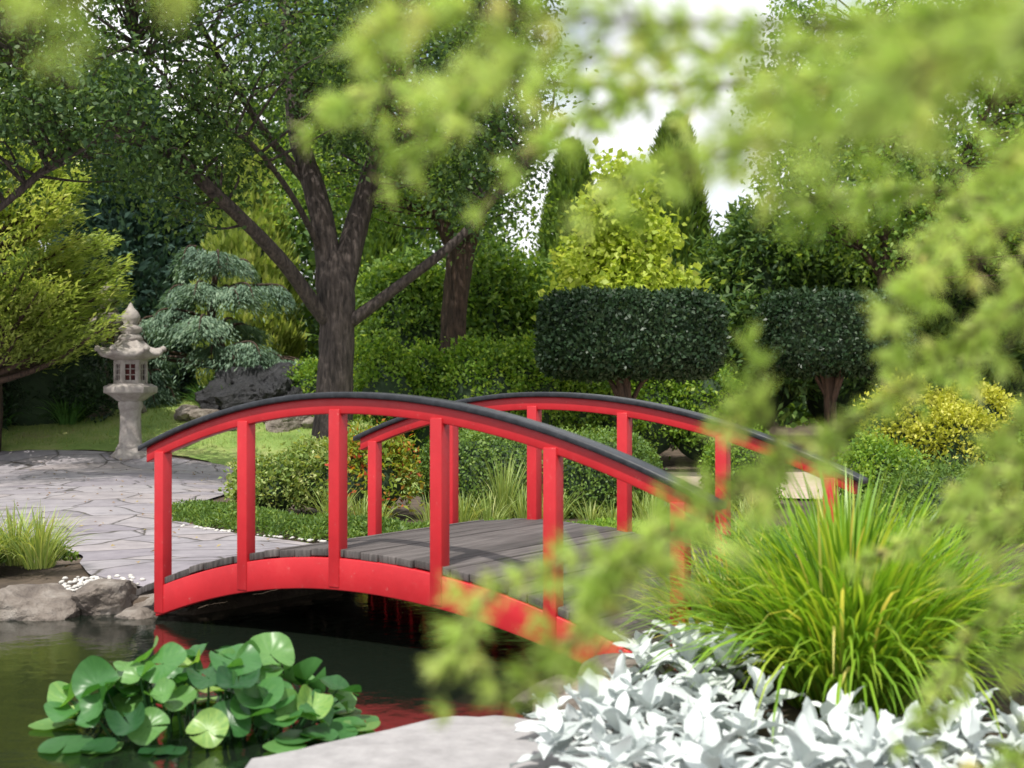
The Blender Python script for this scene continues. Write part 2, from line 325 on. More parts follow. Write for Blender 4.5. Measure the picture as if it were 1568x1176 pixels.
# ------------------------------------------------------------ rocks
def rock(name,loc,size,mat,seed,parent=None,flat=.5,rot=0,facets=22,rough=1.0):
    R=np.random.default_rng(seed*13+5)
    pn=nrm(R.normal(size=(facets,3))); pd=R.uniform(.62,1.0,facets)
    bm=bmesh.new(); bmesh.ops.create_icosphere(bm,subdivisions=5,radius=1)
    o=Vector((seed*3.1,seed*1.7,seed))
    co=np.array([vv.co[:] for vv in bm.verts]); co=nrm(co)
    dots=co@pn.T; rr=np.where(dots>.05,pd[None,:]/np.maximum(dots,.05),9).min(1); rr=np.minimum(rr,1.15)
    for k,vv in enumerate(bm.verts):
        p=Vector(co[k])*float(rr[k])
        p=p*(1+rough*(.10*mnoise.noise(p*1.6+o)+.05*mnoise.noise(p*4+o)+.025*mnoise.noise(p*10+o)))
        if p.z>flat: p.z=flat+(p.z-flat)*.4
        vv.co=Vector((p.x*size[0],p.y*size[1],p.z*size[2]))
    bm.transform(Matrix.Rotation(rot,4,'Z')); bm.transform(Matrix.Translation(loc))
    me=bpy.data.meshes.new(name); bm.to_mesh(me); bm.free(); me.materials.append(mat)
    return add(name,me,parent)
for k,(x,y,z,sx,sy,sz) in enumerate([(-3.2,8.75,-.07,.5,.34,.24),(-2.72,8.92,-.02,.3,.27,.2),(-2.45,8.72,-.1,.22,.2,.12),(-4.0,8.95,-.06,.5,.34,.2),(-2.3,9.0,-.04,.24,.27,.17),(-4.9,9.15,-.06,.55,.38,.24),(-3.55,8.62,-.12,.25,.2,.1)]):
    rock('pond_rock',(x,y,z),(sx,sy,sz),M_rock,k+1,rot=k,flat=.75,facets=26,rough=1.8)
for k,(x,y,z,sx,sy,sz,mt) in enumerate([(.42,6.02,.0,.17,.13,.14,M_rockpink),(.2,6.3,-.06,.24,.2,.1,M_rock),(.62,6.55,-.04,.3,.25,.15,M_rock),(.24,5.98,-.07,.2,.15,.1,M_rock),(.95,6.95,-.08,.3,.3,.15,M_rock)]):
    rock('shore_rock',(x,y,z),(sx,sy,sz),mt,k+11,rot=k*2,flat=.8,facets=12)
rock('black_boulder',(-5.2,27.6,1.3),(1.0,.7,.82),M_rockdark,24,flat=1.2,rot=.4,facets=16,rough=3.2)
rock('black_boulder',(-4.7,27.3,1.15),(.6,.5,.55),M_rockdark,29,flat=1.2,rot=1.4,facets=14,rough=3.0)
for k,(x,y,s) in enumerate([(-8.8,27.2,.55),(-9.4,27.3,.4),(-6.7,27.2,.45),(-6.2,27.0,.4),(-4.5,26.6,.5),(-7.8,27.5,.3),(-4.0,26.6,.3),(-10.6,27.5,.45),(-5.6,26.8,.5)]):
    rock('garden_rock',(x,y,float(H(x,y))+.08),(s,s*.7,s*.6),M_rock,k+31,rot=k,flat=.8,facets=18,rough=1.6)
pts=[(-1.0,5.05),(-.72,5.3),(-.4,5.62),(-.2,5.72),(.12,5.66),(.42,5.42),(.6,4.9),(.5,4.2),(-1.0,4.2)]
pp=catmull(np.array([(p[0],p[1],0) for p in pts]),5)
bm=bmesh.new(); vs=[bm.verts.new((p[0]+rng.normal()*.006,p[1]+rng.normal()*.008,-.2)) for p in pp]; f=bm.faces.new(vs); r_=bmesh.ops.extrude_face_region(bm,geom=[f]); 
for g in r_['geom']:
    if isinstance(g,bmesh.types.BMVert): g.co.z=.005
bmesh.ops.recalc_face_normals(bm,faces=bm.faces[:]); me=bpy.data.meshes.new('stone_slab'); bm.to_mesh(me); bm.free(); me.materials.append(M_slab)
o=add('stone_slab',me); md=o.modifiers.new('b','BEVEL'); md.width=.012; md.segments=3; md.limit_method='ANGLE'; md.angle_limit=math.radians(50)
parts=[];base=lathe([(0,-1),(.6,-.8),(1,0),(.6,.8),(0,1)],7)
for k in range(230):
    a=rng.random()
    if k<150: x=-3.15+a*.5+rng.normal()*.05; y=9.2+rng.normal()*.1-a*.05
    else: x=-3.4+a*2.2; y=13.55-(a*2.0)+rng.normal()*.04
    s=rng.uniform(.012,.026); parts.append((base[0]*np.array([s,s*rng.uniform(.6,1),s*.6])+[x,y,float(H(x,y))+.035],base[1]))
V,F,_=catq(parts); add('white_pebbles',make_mesh('white_pebbles',V,F,M_pebble,smooth=True))
n=420; x=rng.uniform(-9,-2,n); y=rng.uniform(10,27,n); P=np.stack([x,y,H(x,y)+.045],-1)
D=rdir(n);D[:,2]*=.2; V,F=leaf_quads(P,D,np.tile([0,0,1.],(n,1))+rdir(n)*.3,rng.uniform(.03,.07,n),rng.uniform(.02,.04,n)); add('fallen_leaves',make_mesh('fallen_leaves',V,F,M_litter,rng.random(n)))

# ------------------------------------------------------------ foliage generators
def clusters(C,cr,nper,L,W,up=.3,dirb=(0,0,0),droop=0,out=.5,flat=1.0,tvar=.25):
    K=len(C); n=K*nper
    g=rng.normal(size=(n,3))*np.repeat(cr if np.ndim(cr) else np.full(K,cr),nper)[:,None]
    g[:,2]*=flat
    P=np.repeat(C,nper,axis=0)+g
    D=nrm(nrm(g)*out+rdir(n)*.7+np.array(dirb)); Nn=nrm(rdir(n)*.8+np.array([0,0,up])+nrm(g)*.4)
    sz=rng.uniform(.6,1.25,n)
    Vv,Ff=leaf_quads(P,D,Nn,L*sz,W*sz)
    tone=np.clip(np.repeat(rng.normal(.45,tvar*.6,K),nper)+rng.normal(size=n)*tvar,0,1)
    return Vv,Ff,tone
def lumpy_ell(c,r,s=1,seed=0,amp=.15,nu=28,nv=18):
    u=np.linspace(0,2*math.pi,nu,endpoint=False); w=np.linspace(0,math.pi,nv)
    d=np.stack([np.outer(np.sin(w),np.cos(u)),np.outer(np.sin(w),np.sin(u)),np.outer(np.cos(w),np.ones(nu))],-1).reshape(-1,3)
    rad=1+amp*lump(d*3,1,seed)
    V=np.array(c)+d*np.array(r)*rad[:,None]*s
    i=np.arange(nv-1)[:,None]*nu;j=np.arange(nu)[None,:];j2=(j+1)%nu
    return V,np.stack([i+j,i+nu+j,i+nu+j2,i+j2],-1).reshape(-1,4)
def shrub(name,blobs,mat,ncl,nper,cr,L,W,up=.3,dirb=(0,0,.2),seed=0,core=True,amp=.18,coremat=None,parent=None):
    c0=blobs[0][0]
    e=parent or empty(name,(c0[0],c0[1],float(H(c0[0],c0[1]))))
    tot=sum(b_[1][0]*b_[1][2]+b_[1][0]*b_[1][1] for b_ in blobs)
    parts=[];cores=[]
    for k,(c,r) in enumerate(blobs):
        K=max(8,int(ncl*(r[0]*r[2]+r[0]*r[1])/tot)); d=rdir(K); d[:,2]=np.where(d[:,2]<-.5,-d[:,2],d[:,2])
        rad=(1+amp*lump(d*3,1,seed+k))*rng.uniform(.82,1.03,K)
        C=np.array(c)+d*np.array(r)*rad[:,None]
        Vv,Ff,t=clusters(C,cr,nper,L,W,up,dirb); parts.append((Vv,Ff,t))
        if core: cores.append(lumpy_ell(c,r,.84,seed+k,amp))
    V,F,T=catq(parts); add('leaves',make_mesh(name+'_leaves',V,F,mat,T),e)
    if core:
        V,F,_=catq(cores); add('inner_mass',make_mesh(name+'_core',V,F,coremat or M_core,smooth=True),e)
    return e
def hedge(name,x0,x1,y0,y1,z0,z1,mat,n,L,W,stem=None,rnd=.12,yaw=0,wob=.02):
    cx,cy=(x0+x1)/2,(y0+y1)/2; e=empty(name,(cx,cy,float(H(cx,cy))))
    hx,hy,hz=(x1-x0)/2,(y1-y0)/2,(z1-z0)/2; c=np.array([cx,cy,(z0+z1)/2]); h=np.array([hx,hy,hz])
    A=np.array([hy*hz,hx*hz,hx*hy]); ax=rng.choice(3,n,p=A/A.sum()); P=rng.uniform(-1,1,(n,3)); sg=rng.choice([-1,1],n)
    P[np.arange(n),ax]=sg
    P=P*h; inn=np.clip(P,-(h-rnd),h-rnd); dd=P-inn; P=inn+nrm(dd+1e-6)*rnd*1.0
    Nn=nrm(dd+1e-6); P=P*(1+wob*lump(P,2,3)[:,None])+Nn*(.045*lump(P,5,1))[:,None]-Nn*rng.uniform(-.05,.08,n)[:,None]
    P=P+rng.normal(size=P.shape)*.018
    D=nrm(Nn*.45+rdir(n)*.8+[0,0,.25]); NN=nrm(Nn+rdir(n)*.6)
    ca,sa=math.cos(yaw),math.sin(yaw); R=np.array([[ca,-sa,0],[sa,ca,0],[0,0,1]])
    sz=rng.uniform(.6,1.3,n); V,F=leaf_quads(P@R.T+c,D@R.T,NN@R.T,L*sz,W*sz)
    t=np.clip(.45+.25*lump(P,3.5,5)+rng.normal(size=n)*.22,0,1)
    add('leaves',make_mesh(name+'_leaves',V,F,mat,t),e)
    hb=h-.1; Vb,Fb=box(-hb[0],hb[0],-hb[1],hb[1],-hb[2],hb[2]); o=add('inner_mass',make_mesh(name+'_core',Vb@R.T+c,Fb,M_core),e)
    md=o.modifiers.new('b','BEVEL'); md.width=min(rnd,hb.min()*.9); md.segments=4
    if stem:
        ps=[]
        g=float(H(stem[0],cy)); ps.append(tube([(stem[0],cy,g-.1),(stem[0]+.03,cy,g+.5),(stem[0]-.02,cy,z0+.1)],[.15,.12,.1],8,5,.1))
        for k in range(6):
            a=rng.uniform(-.5,.5)*hx; ps.append(tube([(stem[0],cy,g+.9+.06*k),(stem[0]+a*.45,cy+rng.normal()*.1,z0-.1),(stem[0]+a,cy+rng.normal()*.3,z0+.15)],[.05,.035,.02],6,4))
        V,F,_=catq(ps); add('stem',make_mesh(name+'_stem',V,F,M_bark2,smooth=True),e)
    return e
def tree(name,limbs,C,cr,nper,L,W,mat,barkm,rough=.1,twigs=True,up=.3,dirb=(0,0,-.15),k=14):
    b0=limbs[0][0][0]; e=empty(name,b0)
    ps=[tube(p,r,k if r[0]>.15 else 8,8,rough) for p,r in limbs]
    if twigs:
        S=np.concatenate([catmull(np.array(p),6) for p,r in limbs]); 
        S=S[S[:,2]>b0[2]+2.2]
        for c in C:
            d=np.linalg.norm(S-c,axis=1)+np.maximum(0,S[:,2]-c[2]+.2)*1.2; q=S[np.argmin(d)]
            if np.linalg.norm(c-q)>4.0: continue
            mid=(q+c)/2+rng.normal(size=3)*.18+[0,0,.15]
            ps.append(tube([q,mid,c],[.028,.016,.006],5,4))
    V,F,_=catq(ps); add('trunk_and_limbs',make_mesh(name+'_wood',V,F,barkm,smooth=True),e)
    Vv,Ff,t=clusters(C,cr,nper,L,W,up,dirb); add('crown',make_mesh(name+'_crown',Vv,Ff,mat,t),e)
    return e
def inbox(n,x,y,z):
    return np.stack([rng.uniform(*x,n),rng.uniform(*y,n),rng.uniform(*z,n)],-1)

Yt=22.0
def L2(l,yo=None):
    n=len(l); yo=yo or [0]*n
    return [(p[0],Yt+q,p[1]) for p,q in zip(l,yo)],[p[2] for p in l]
limbs=[L2([(-3.08,-.1,.46),(-3.0,.35,.36),(-2.95,1.4,.31),(-2.89,2.48,.29),(-2.92,3.1,.32),(-3.02,3.7,.24)]),
 L2([(-3.0,3.0,.2),(-3.1,4.0,.2),(-3.3,4.87,.18),(-3.57,5.74,.15),(-3.73,7.04,.12),(-3.95,8.55,.07)],[0,-.05,-.1,0,.2,.4]),
 L2([(-2.85,2.9,.2),(-2.66,3.9,.21),(-2.43,4.76,.17),(-2.16,5.74,.13),(-2.0,7.25,.1),(-1.56,8.55,.06)],[0,.05,.1,0,-.2,-.3]),
 L2([(-2.95,2.5,.15),(-3.17,2.72,.135),(-3.6,3.38,.12),(-4.05,3.93,.11),(-4.55,4.45,.105),(-5.1,4.98,.1),(-5.62,5.17,.09),(-6.1,5.55,.075),(-6.65,6.0,.05)],[0,-.2,-.7,-1.3,-1.9,-2.4,-2.9,-3.2,-3.6]),
 L2([(-2.8,2.5,.13),(-2.5,2.68,.11),(-1.78,3.19,.09),(-.91,3.84,.075),(-.26,4.54,.06),(.5,5.3,.035)],[0,-.1,-.3,-.5,-.6,-.7]),
 L2([(-5.1,4.98,.07),(-5.9,5.1,.06),(-6.6,4.75,.055),(-7.4,4.0,.05),(-8.1,3.6,.04)],[-2.4,-2.7,-2.8,-3,-3]),
 L2([(-3.25,4.7,.09),(-4.0,5.6,.07),(-4.6,6.6,.05),(-5.2,7.9,.03)],[0,-.4,-1,-1.8]),
 L2([(-2.3,5.2,.08),(-1.4,6.0,.06),(-.6,6.8,.04),(.2,7.6,.02)],[0,.3,.4,.5]),
 L2([(-3.1,3.6,.06),(-3.5,4.5,.05),(-4.0,5.2,.04),(-4.7,5.6,.03),(-5.4,6.4,.02)],[0,-.8,-1.6,-2.4,-3])]
cand=inbox(2600,(-10.5,.5),(19.5,24.0),(4.0,9.0))
low=4.5+.55*np.sin(cand[:,0]*1.3)+.45*np.sin(cand[:,0]*3.1+1)+np.where((cand[:,0]>-4)&(cand[:,0]<-2),.7,0)
keep=(cand[:,2]>low)&(lump(cand,1.35,2)>-.06-.09*(cand[:,2]-5))&((cand[:,0]>-4.2)|(rng.random(2600)<.8))
C=cand[keep][:410]
# the left half of the crown reaches forward over the path, on the upper side of the big limb
f=sm(-3.2,-6.0,C[:,0])*.12; C=np.stack([C[:,0]*(1-f),C[:,1]*(1-f),1.4+(C[:,2]-1.4)*(1-f)],-1)
tree('spreading_shade_tree',limbs,C,.25,145,.105,.06,M_leafdark,M_bark,.08)
Yt=26.0
limbs=[L2([(-1.25,.3,.34),(-1.2,1.3,.27),(-1.11,3.06,.25),(-1.0,4.15,.27)]),
 L2([(-1.02,3.9,.17),(-1.46,5.0,.14),(-1.97,6.5,.1),(-2.35,8.5,.06)]),L2([(-.98,3.9,.17),(-.56,5.25,.13),(-.3,6.8,.1),(-.18,8.8,.06)])]
cand=inbox(900,(-4.2,.5),(24.8,27.5),(4.7,9.6)); C=cand[lump(cand,1.2,4)>-.05][:140]
tree('shade_tree',limbs,C,.3,120,.12,.07,M_leafmid,M_bark2,.1)
Yt=26.0
limbs=[L2([(7.4,.2,.2),(7.4,2,.16),(7.3,3.8,.13)]),L2([(7.3,3.6,.08),(6.2,5.2,.06),(5.4,7,.04)]),L2([(7.35,3.6,.09),(8.4,5.2,.07),(9.4,7,.04)]),L2([(7.3,3.6,.08),(7.3,6,.06),(7,8.5,.03)])]
cand=inbox(1600,(5.0,12.5),(24,28),(3.7,9.4)); C=cand[(lump(cand,1.3,9)>-.04)&(cand[:,0]>4.9+.25*np.abs(cand[:,2]-6.5))][:250]
tree('broadleaf_tree',limbs,C,.28,130,.13,.08,M_leafmid,M_bark2,.1)
Yt=27.0
limbs=[L2([(2.3,.3,.1),(2.32,2.5,.08),(2.3,4.5,.05),(2.25,5.9,.02)])]
cand=inbox(800,(.8,3.8),(25.6,28),(3.1,6.3)); rr=np.hypot(cand[:,0]-2.3,(cand[:,1]-27)); C=cand[(rr<1.35-(cand[:,2]-3.4)*.38+.22*np.sin(cand[:,2]*6+cand[:,0]*2))][:115]
tree('lime_green_tree',limbs,C,.17,80,.17,.12,M_lime,M_bark2,.05)

def column(name,x,y,hw,top,mat,n,L=.16,W=.06,droop=0,seed=0,taper=.75,z0=None,spread=.5):
    g=float(H(x,y)) if z0 is None else z0; e=empty(name,(x,y,g)); h=top-g
    t=rng.random(n)**.9; th=rng.uniform(0,2*math.pi,n)
    prof=hw*np.minimum(1,(1-t)**taper*1.35)*(.8+.2*np.sin(np.minimum(t*9,1.57)))
    nn=np.stack([np.cos(th),np.sin(th),np.zeros(n)],-1)
    q=np.stack([np.cos(th)*2,np.sin(th)*2,t*h*1.6],-1)
    rad=prof*(1+.2*lump(q,1.3,seed)+.2*lump(q,4.3,seed+1))-np.abs(rng.normal(size=n))*.1*hw
    P=np.array([x,y,g+.05])+nn*rad[:,None]+np.array([0,0,1])*(t*h)[:,None]
    D=nrm(nn*spread+np.array([0,0,1-2*droop])+rdir(n)*.35)
    V,F=leaf_quads(P,D,nrm(nn+rdir(n)*.4),L*rng.uniform(.6,1.6,n),W*rng.uniform(.7,1.3,n))
    tone=np.clip(.45+.35*lump(q,4.3,seed+1)+rng.normal(size=n)*.18,0,1)
    add('sprays',make_mesh(name+'_sprays',V,F,mat,tone),e)
    tt=np.linspace(0,1,16);pr=[(max(.01,.72*hw*min(1,(1-a)**taper*1.35)*(.8+.2*math.sin(min(a*9,1.57)))),a*h*.94) for a in tt]
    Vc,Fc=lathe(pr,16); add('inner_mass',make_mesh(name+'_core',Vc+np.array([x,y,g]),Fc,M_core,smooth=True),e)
    return e
column('columnar_conifer',1.45,32,.85,7.25,M_cyp,14000,.22,.07,seed=1,taper=.45)
column('columnar_conifer',3.95,32,.9,7.9,M_cyp,14000,.22,.07,seed=2,taper=.45)
column('golden_cypress',-6.6,33,1.15,7.6,M_gold,16000,.22,.09,seed=3,taper=.55)
column('dark_spruce',-10.3,36,2.3,10,M_bluedk,20000,.32,.11,.4,seed=4,taper=.9)
column('cypress_tree',-3.5,33,1.0,6.5,M_cyp,9000,.22,.09,seed=5,taper=.6)
def weeping(name,x,y,hw,z0,z1,mat,nb,nper,seed):
    g=float(H(x,y)); e=empty(name,(x,y,g)); ps=[tube([(x,y,g-.1),(x+.15,y,g+1),(x-.1,y,g+2.0),(x+.05,y,z1-.3)],[.16,.13,.1,.05],8,5,.1)]
    parts=[]
    for b_ in range(nb):
        th=rng.uniform(0,2*math.pi); lev=rng.choice([.3,.52,.74,.95])+rng.normal()*.025; zz=z0+(z1-z0)*lev; f=(1-lev**3)*.65+.35; ln=hw*f*rng.uniform(.55,1.2)
        d=np.array([math.cos(th),math.sin(th),0]); p0=np.array([x,y,zz-.25]); p1=p0+d*ln*.5+[0,0,.22]; p2=p0+d*ln*.85+[0,0,.22]; p3=p0+d*ln+[0,0,-.08]
        ps.append(tube([p0,p1,p2,p3],[.05,.035,.02,.008],5,4))
        c=catmull(np.array([p0,p1,p2,p3]),6)
        t=rng.uniform(.3,1,nper)*(len(c)-1); i0=np.minimum(t.astype(int),len(c)-2); Q=c[i0]+(c[i0+1]-c[i0])*(t-i0)[:,None]
        side=np.cross(d,[0,0,1]); off=rng.normal(size=nper)*.26
        Q=Q+side*off[:,None]; Q[:,2]-=off**2*.6+np.abs(rng.normal(size=nper))*.1
        D=nrm(d*.5+side*np.sign(off)[:,None]*.5+np.array([0,0,-.6])+rdir(nper)*.4)
        V,F=leaf_quads(Q,D,nrm(np.array([0,0,1.])+rdir(nper)*.4),rng.uniform(.08,.16,nper),rng.uniform(.02,.045,nper))
        parts.append((V,F,np.clip(rng.normal(.5,.14)+rng.normal(size=nper)*.2,0,1)))
    V,F,T=catq(parts); add('foliage',make_mesh(name+'_foliage',V,F,mat,T),e)
    V,F,_=catq(ps); add('trunk_and_limbs',make_mesh(name+'_wood',V,F,M_bark2,smooth=True),e)
weeping('weeping_blue_cedar',-6.6,29.5,2.25,1.3,4.6,M_blue,48,520,1)
weeping('weeping_blue_cedar',-8.1,28.6,.9,.7,2.3,M_blue,24,300,2)
def padtree(name,x,y,z0,z1,hw,mat,nb,nper,seed):
    g=float(H(x,y)); e=empty(name,(x,y,g)); ps=[tube([(x,y,g-.1),(x+.1,y,g+1.4),(x-.1,y,g+3),(x+.1,y,z1-.4)],[.3,.24,.16,.05],10,5,.1)]; parts=[]
    for b_ in range(nb):
        th=rng.uniform(0,2*math.pi); lev=rng.random()**.85; zz=z0+(z1-z0)*lev; f=math.sqrt(max(.06,1-(lev*1.0-.25)**2*1.35)); ln=hw*f*rng.uniform(.6,1.08)
        d=np.array([math.cos(th),math.sin(th),0]); p0=np.array([x,y,zz-ln*.25]); p1=p0+d*ln*.5+[0,0,ln*.14]; p3=p0+d*ln+[0,0,ln*.42]
        ps.append(tube([p0,p1,p3],[.07,.05,.012],6,4)); c=catmull(np.array([p0,p1,p3]),8)
        t=rng.uniform(.45,1,nper)**.8*(len(c)-1); i0=np.minimum(t.astype(int),len(c)-2); Q=c[i0]+(c[i0+1]-c[i0])*(t-i0)[:,None]
        side=np.cross(d,[0,0,1]); sp=.33*(1-.4*(t/(len(c)-1)))
        Q=Q+side*(rng.normal(size=nper)*sp)[:,None]; Q[:,2]+=rng.normal(size=nper)*.1
        D=nrm(d*.9+rdir(nper)*.55+np.array([0,0,.35])); V,F=leaf_quads(Q,D,nrm(np.array([0,0,1.])+rdir(nper)*.6),rng.uniform(.1,.22,nper),rng.uniform(.03,.06,nper))
        parts.append((V,F,np.clip(rng.normal(.4,.16)+.28*(t/(len(c)-1)-.6)+rng.normal(size=nper)*.17,0,1)))
    V,F,T=catq(parts); add('foliage',make_mesh(name+'_foliage',V,F,mat,T),e)
    V,F,_=catq(ps); add('trunk_and_limbs',make_mesh(name+'_wood',V,F,M_bark2,smooth=True),e)
padtree('golden_juniper_tree',-9.9,24.8,1.9,5.7,2.75,M_gold,120,330,1)
shrub('dark_juniper_shrub',[((-9.6,26.9,1.5),(1.5,.8,1.1)),((-11.8,26,1.6),(1.6,1,1.6))],M_hedge,220,90,.14,.14,.05,seed=3)
hedge('clipped_hedge_tree',.5,3.4,21.2,22.7,1.68,3.0,M_hedge,26000,.085,.048,stem=(1.88,),rnd=.36,wob=.06)
hedge('clipped_hedge_tree',4.4,6.9,22.6,24.1,1.75,3.1,M_hedge,20000,.085,.048,stem=(5.6,),rnd=.36,wob=.06)
shrub('box_shrub',[((-2.25,24,1.1),(.6,.6,1.1)),((-1.55,24.4,1.0),(.65,.6,1.15)),((-.55,24,1.15),(.8,.7,1.1)),((.35,24.3,1.15),(.7,.6,1.15)),((1.1,25,1.0),(.8,.6,1.0)),((2.4,24.8,.9),(.9,.6,.95)),((3.6,24.8,.9),(.75,.6,.95))],M_box,1100,46,.09,.085,.055,seed=2)
shrub('box_shrub',[((-2.9,26.5,1.2),(.8,.6,1.0)),((-3.9,27.5,1.2),(.8,.6,.8))],M_box,260,60,.1,.08,.05,seed=8)
hedge('boxwood_hedge',-1.0,1.6,14.6,16.0,-.1,.92,M_cyp,32000,.042,.026,rnd=.42,yaw=-.12,wob=.07)
hedge('boxwood_hedge',2.35,3.2,15.4,16.4,-.1,.95,M_box,11000,.042,.026,rnd=.4,wob=.06)
shrub('flowering_shrub',[((-2.15,15.2,.38),(.5,.4,.42)),((-2.75,15.1,.3),(.4,.35,.35)),((-1.75,15.3,.55),(.35,.35,.4))],M_pale,330,50,.06,.06,.035,seed=5)
shrub('nandina_shrub',[((-1.5,14.5,.45),(.38,.3,.45))],M_red,110,38,.09,.075,.035,seed=6)
shrub('golden_shrub',[((4.75,16,.95),(.5,.4,.5)),((5.6,16.2,.95),(.55,.4,.5)),((5.2,15.6,.7),(.6,.4,.5))],M_yel,420,45,.06,.06,.035,seed=7)
shrub('round_shrub',[((4.0,14.5,.35),(.5,.45,.5)),((6.0,14.5,.5),(.8,.6,.6))],M_box,330,60,.06,.05,.03,seed=9)
shrub('low_conifer',[((4.1,12.5,.25),(.7,.5,.4)),((3.2,11.5,.1),(.5,.5,.3))],M_cyp,240,60,.07,.06,.02,seed=12)
shrub('purple_shrub',[((4.9,12.8,.3),(.35,.3,.35))],foliage('leaf_purple',[(0,(.05,.015,.02)),(1,(.18,.06,.08))],.2),80,50,.05,.05,.03,seed=13)
shrub('mixed_conifer',[((5.4,29.5,2.6),(1.5,1,2.4)),((7.6,29.5,2.4),(1.4,1,2.4)),((9.8,28.5,2.6),(1.6,1,2.6))],M_back,440,100,.2,.24,.08,seed=14,dirb=(0,0,.1),amp=.3)
shrub('background_shrub',[((-.5,30,2.2),(1.1,1,2.4)),((.9,30.5,2.1),(1,1,2.1)),((-2.3,30.5,2.2),(1.2,1,2.2)),((2.6,30,1.8),(1,1,1.8))],M_leafmid,560,95,.18,.16,.08,seed=15,amp=.3)
n=4300; C=inbox(n,(-26,30),(36,44),(0,13.5))
sk=np.where((C[:,0]>-.6)&(C[:,0]<8.3),4.9+.5*np.sin(C[:,0]*2.2)+.4*np.sin(C[:,0]*5),10.5+1.9*np.sin(C[:,0]*.8))
C=C[(C[:,2]<sk)&(lump(C,.6,6)>-.33)]
g_=lump(C,.45,17); wood_=empty('woodland_foliage',(0,40,0))
for nm,mk,mt in(('mass_mid',g_<.0,M_back),('mass_light',(g_>=.0)&(g_<.4),M_leafmid),('mass_blue',g_>=.4,M_blue)):
    V,F,T=clusters(C[mk],.5,58,.29,.18,.3,(0,0,-.1)); add(nm,make_mesh(nm,V,F,mt,T),wood_)
bl=[((x,47+1.5*math.sin(x),2.2),(3.2,2,3.4+.8*math.sin(x*1.7))) for x in np.arange(-30,36,4.2)]
V,F,_=catq([lumpy_ell(c,r,1,i_,.2) for i_,(c,r) in enumerate(bl)]); add('hill_shrubbery',make_mesh('hill_shrubbery',V,F,M_core,smooth=True))

# ------------------------------------------------------------ grasses
def blades(base,az,length,width,lean,curve,seg=5,tmean=.5,tv=.22):
    n=len(base); d=np.stack([np.cos(az),np.sin(az),np.zeros(n)],-1); side=np.stack([-np.sin(az),np.cos(az),np.zeros(n)],-1)
    side=nrm(side+rng.normal(size=(n,3))*.25)
    u=np.linspace(0,1,seg+1); ang=lean[:,None]+curve[:,None]*u[None,:]**1.5
    st=length[:,None]/seg; hx=np.cumsum(np.sin(ang)*st,1)-np.sin(ang[:,:1])*st; hz=np.cumsum(np.cos(ang)*st,1)-np.cos(ang[:,:1])*st
    Cn=base[:,None,:]+d[:,None,:]*hx[...,None]+np.array([0,0,1.])*hz[...,None]
    wd=width[:,None]*np.array([.7]+[1.0]*(seg-2)+[.75,.05])[None,:]*.5
    V=np.stack([Cn-side[:,None,:]*wd[...,None],Cn+side[:,None,:]*wd[...,None]],2).reshape(-1,3)
    i=np.arange(n)[:,None]*(2*(seg+1)); j=np.arange(seg)[None,:]*2
    F=np.stack([i+j,i+j+1,i+j+3,i+j+2],-1).reshape(-1,4)
    t=np.repeat(np.clip(rng.normal(tmean,tv,n),0,1),seg)
    return V,F,t
def clump(x,y,z,r,n,L,w,mat_t=.5,cmax=1.9,lean=.55):
    a=rng.uniform(0,2*math.pi,n); q=rng.random(n)**.7; base=np.stack([x+np.cos(a)*q*r*.35,y+np.sin(a)*q*r*.35,np.full(n,z)],-1)
    return blades(base,a+rng.normal(size=n)*.35,rng.uniform(.55,1.1,n)*L,rng.uniform(.7,1.2,n)*w,q*lean*rng.uniform(.5,1.2,n),rng.uniform(.4,cmax,n)*(.35+q*.65),6,mat_t)
def grassobj(name,cl,mat):
    V,F,T=catq(cl); return add(name,make_mesh(name,V,F,mat,T))
grassobj('ornamental_grass_clump',[clump(1.5,5.95,-.0,.75,1900,1.05,.014,.5,2.3),clump(1.12,6.6,0,.5,520,.8,.011,.62,2.0),clump(2.0,6.5,0,.6,700,.85,.013,.45,2.1)],M_grass)
grassobj('strappy_clump',[clump(x,y,float(H(x,y)),.6,350,.75,.03,.5,1.9) for x,y in[(-9.6,27),(-8.9,26.6),(-10.3,26.5),(-9.2,27.8),(-11,27.2),(-6.3,28),(-5.9,27.8),(-10.0,27.6)]],M_strap)
grassobj('sedge_grass',[clump(x+rng.normal()*.08,y+rng.normal()*.1,.02,.3,90,rng.uniform(.28,.5),.008,.55,1.2,.5) for x,y in[(a,13.4+.25*math.sin(a*3)) for a in np.arange(-1.9,2.6,.22)]]+[clump(x,y,.1,.35,190,.48,.009,.6,1.5) for x,y in[(-3.75,10.0),(-3.95,9.8),(-3.5,9.8),(-4.2,10.1)]]+[clump(-.1,14.0,.02,.3,160,.75,.008,.5,.8,.3),clump(-2.05,8.95,-.02,.1,30,.15,.006),clump(1.05,7.6,0,.2,100,.5,.008)],M_pale)
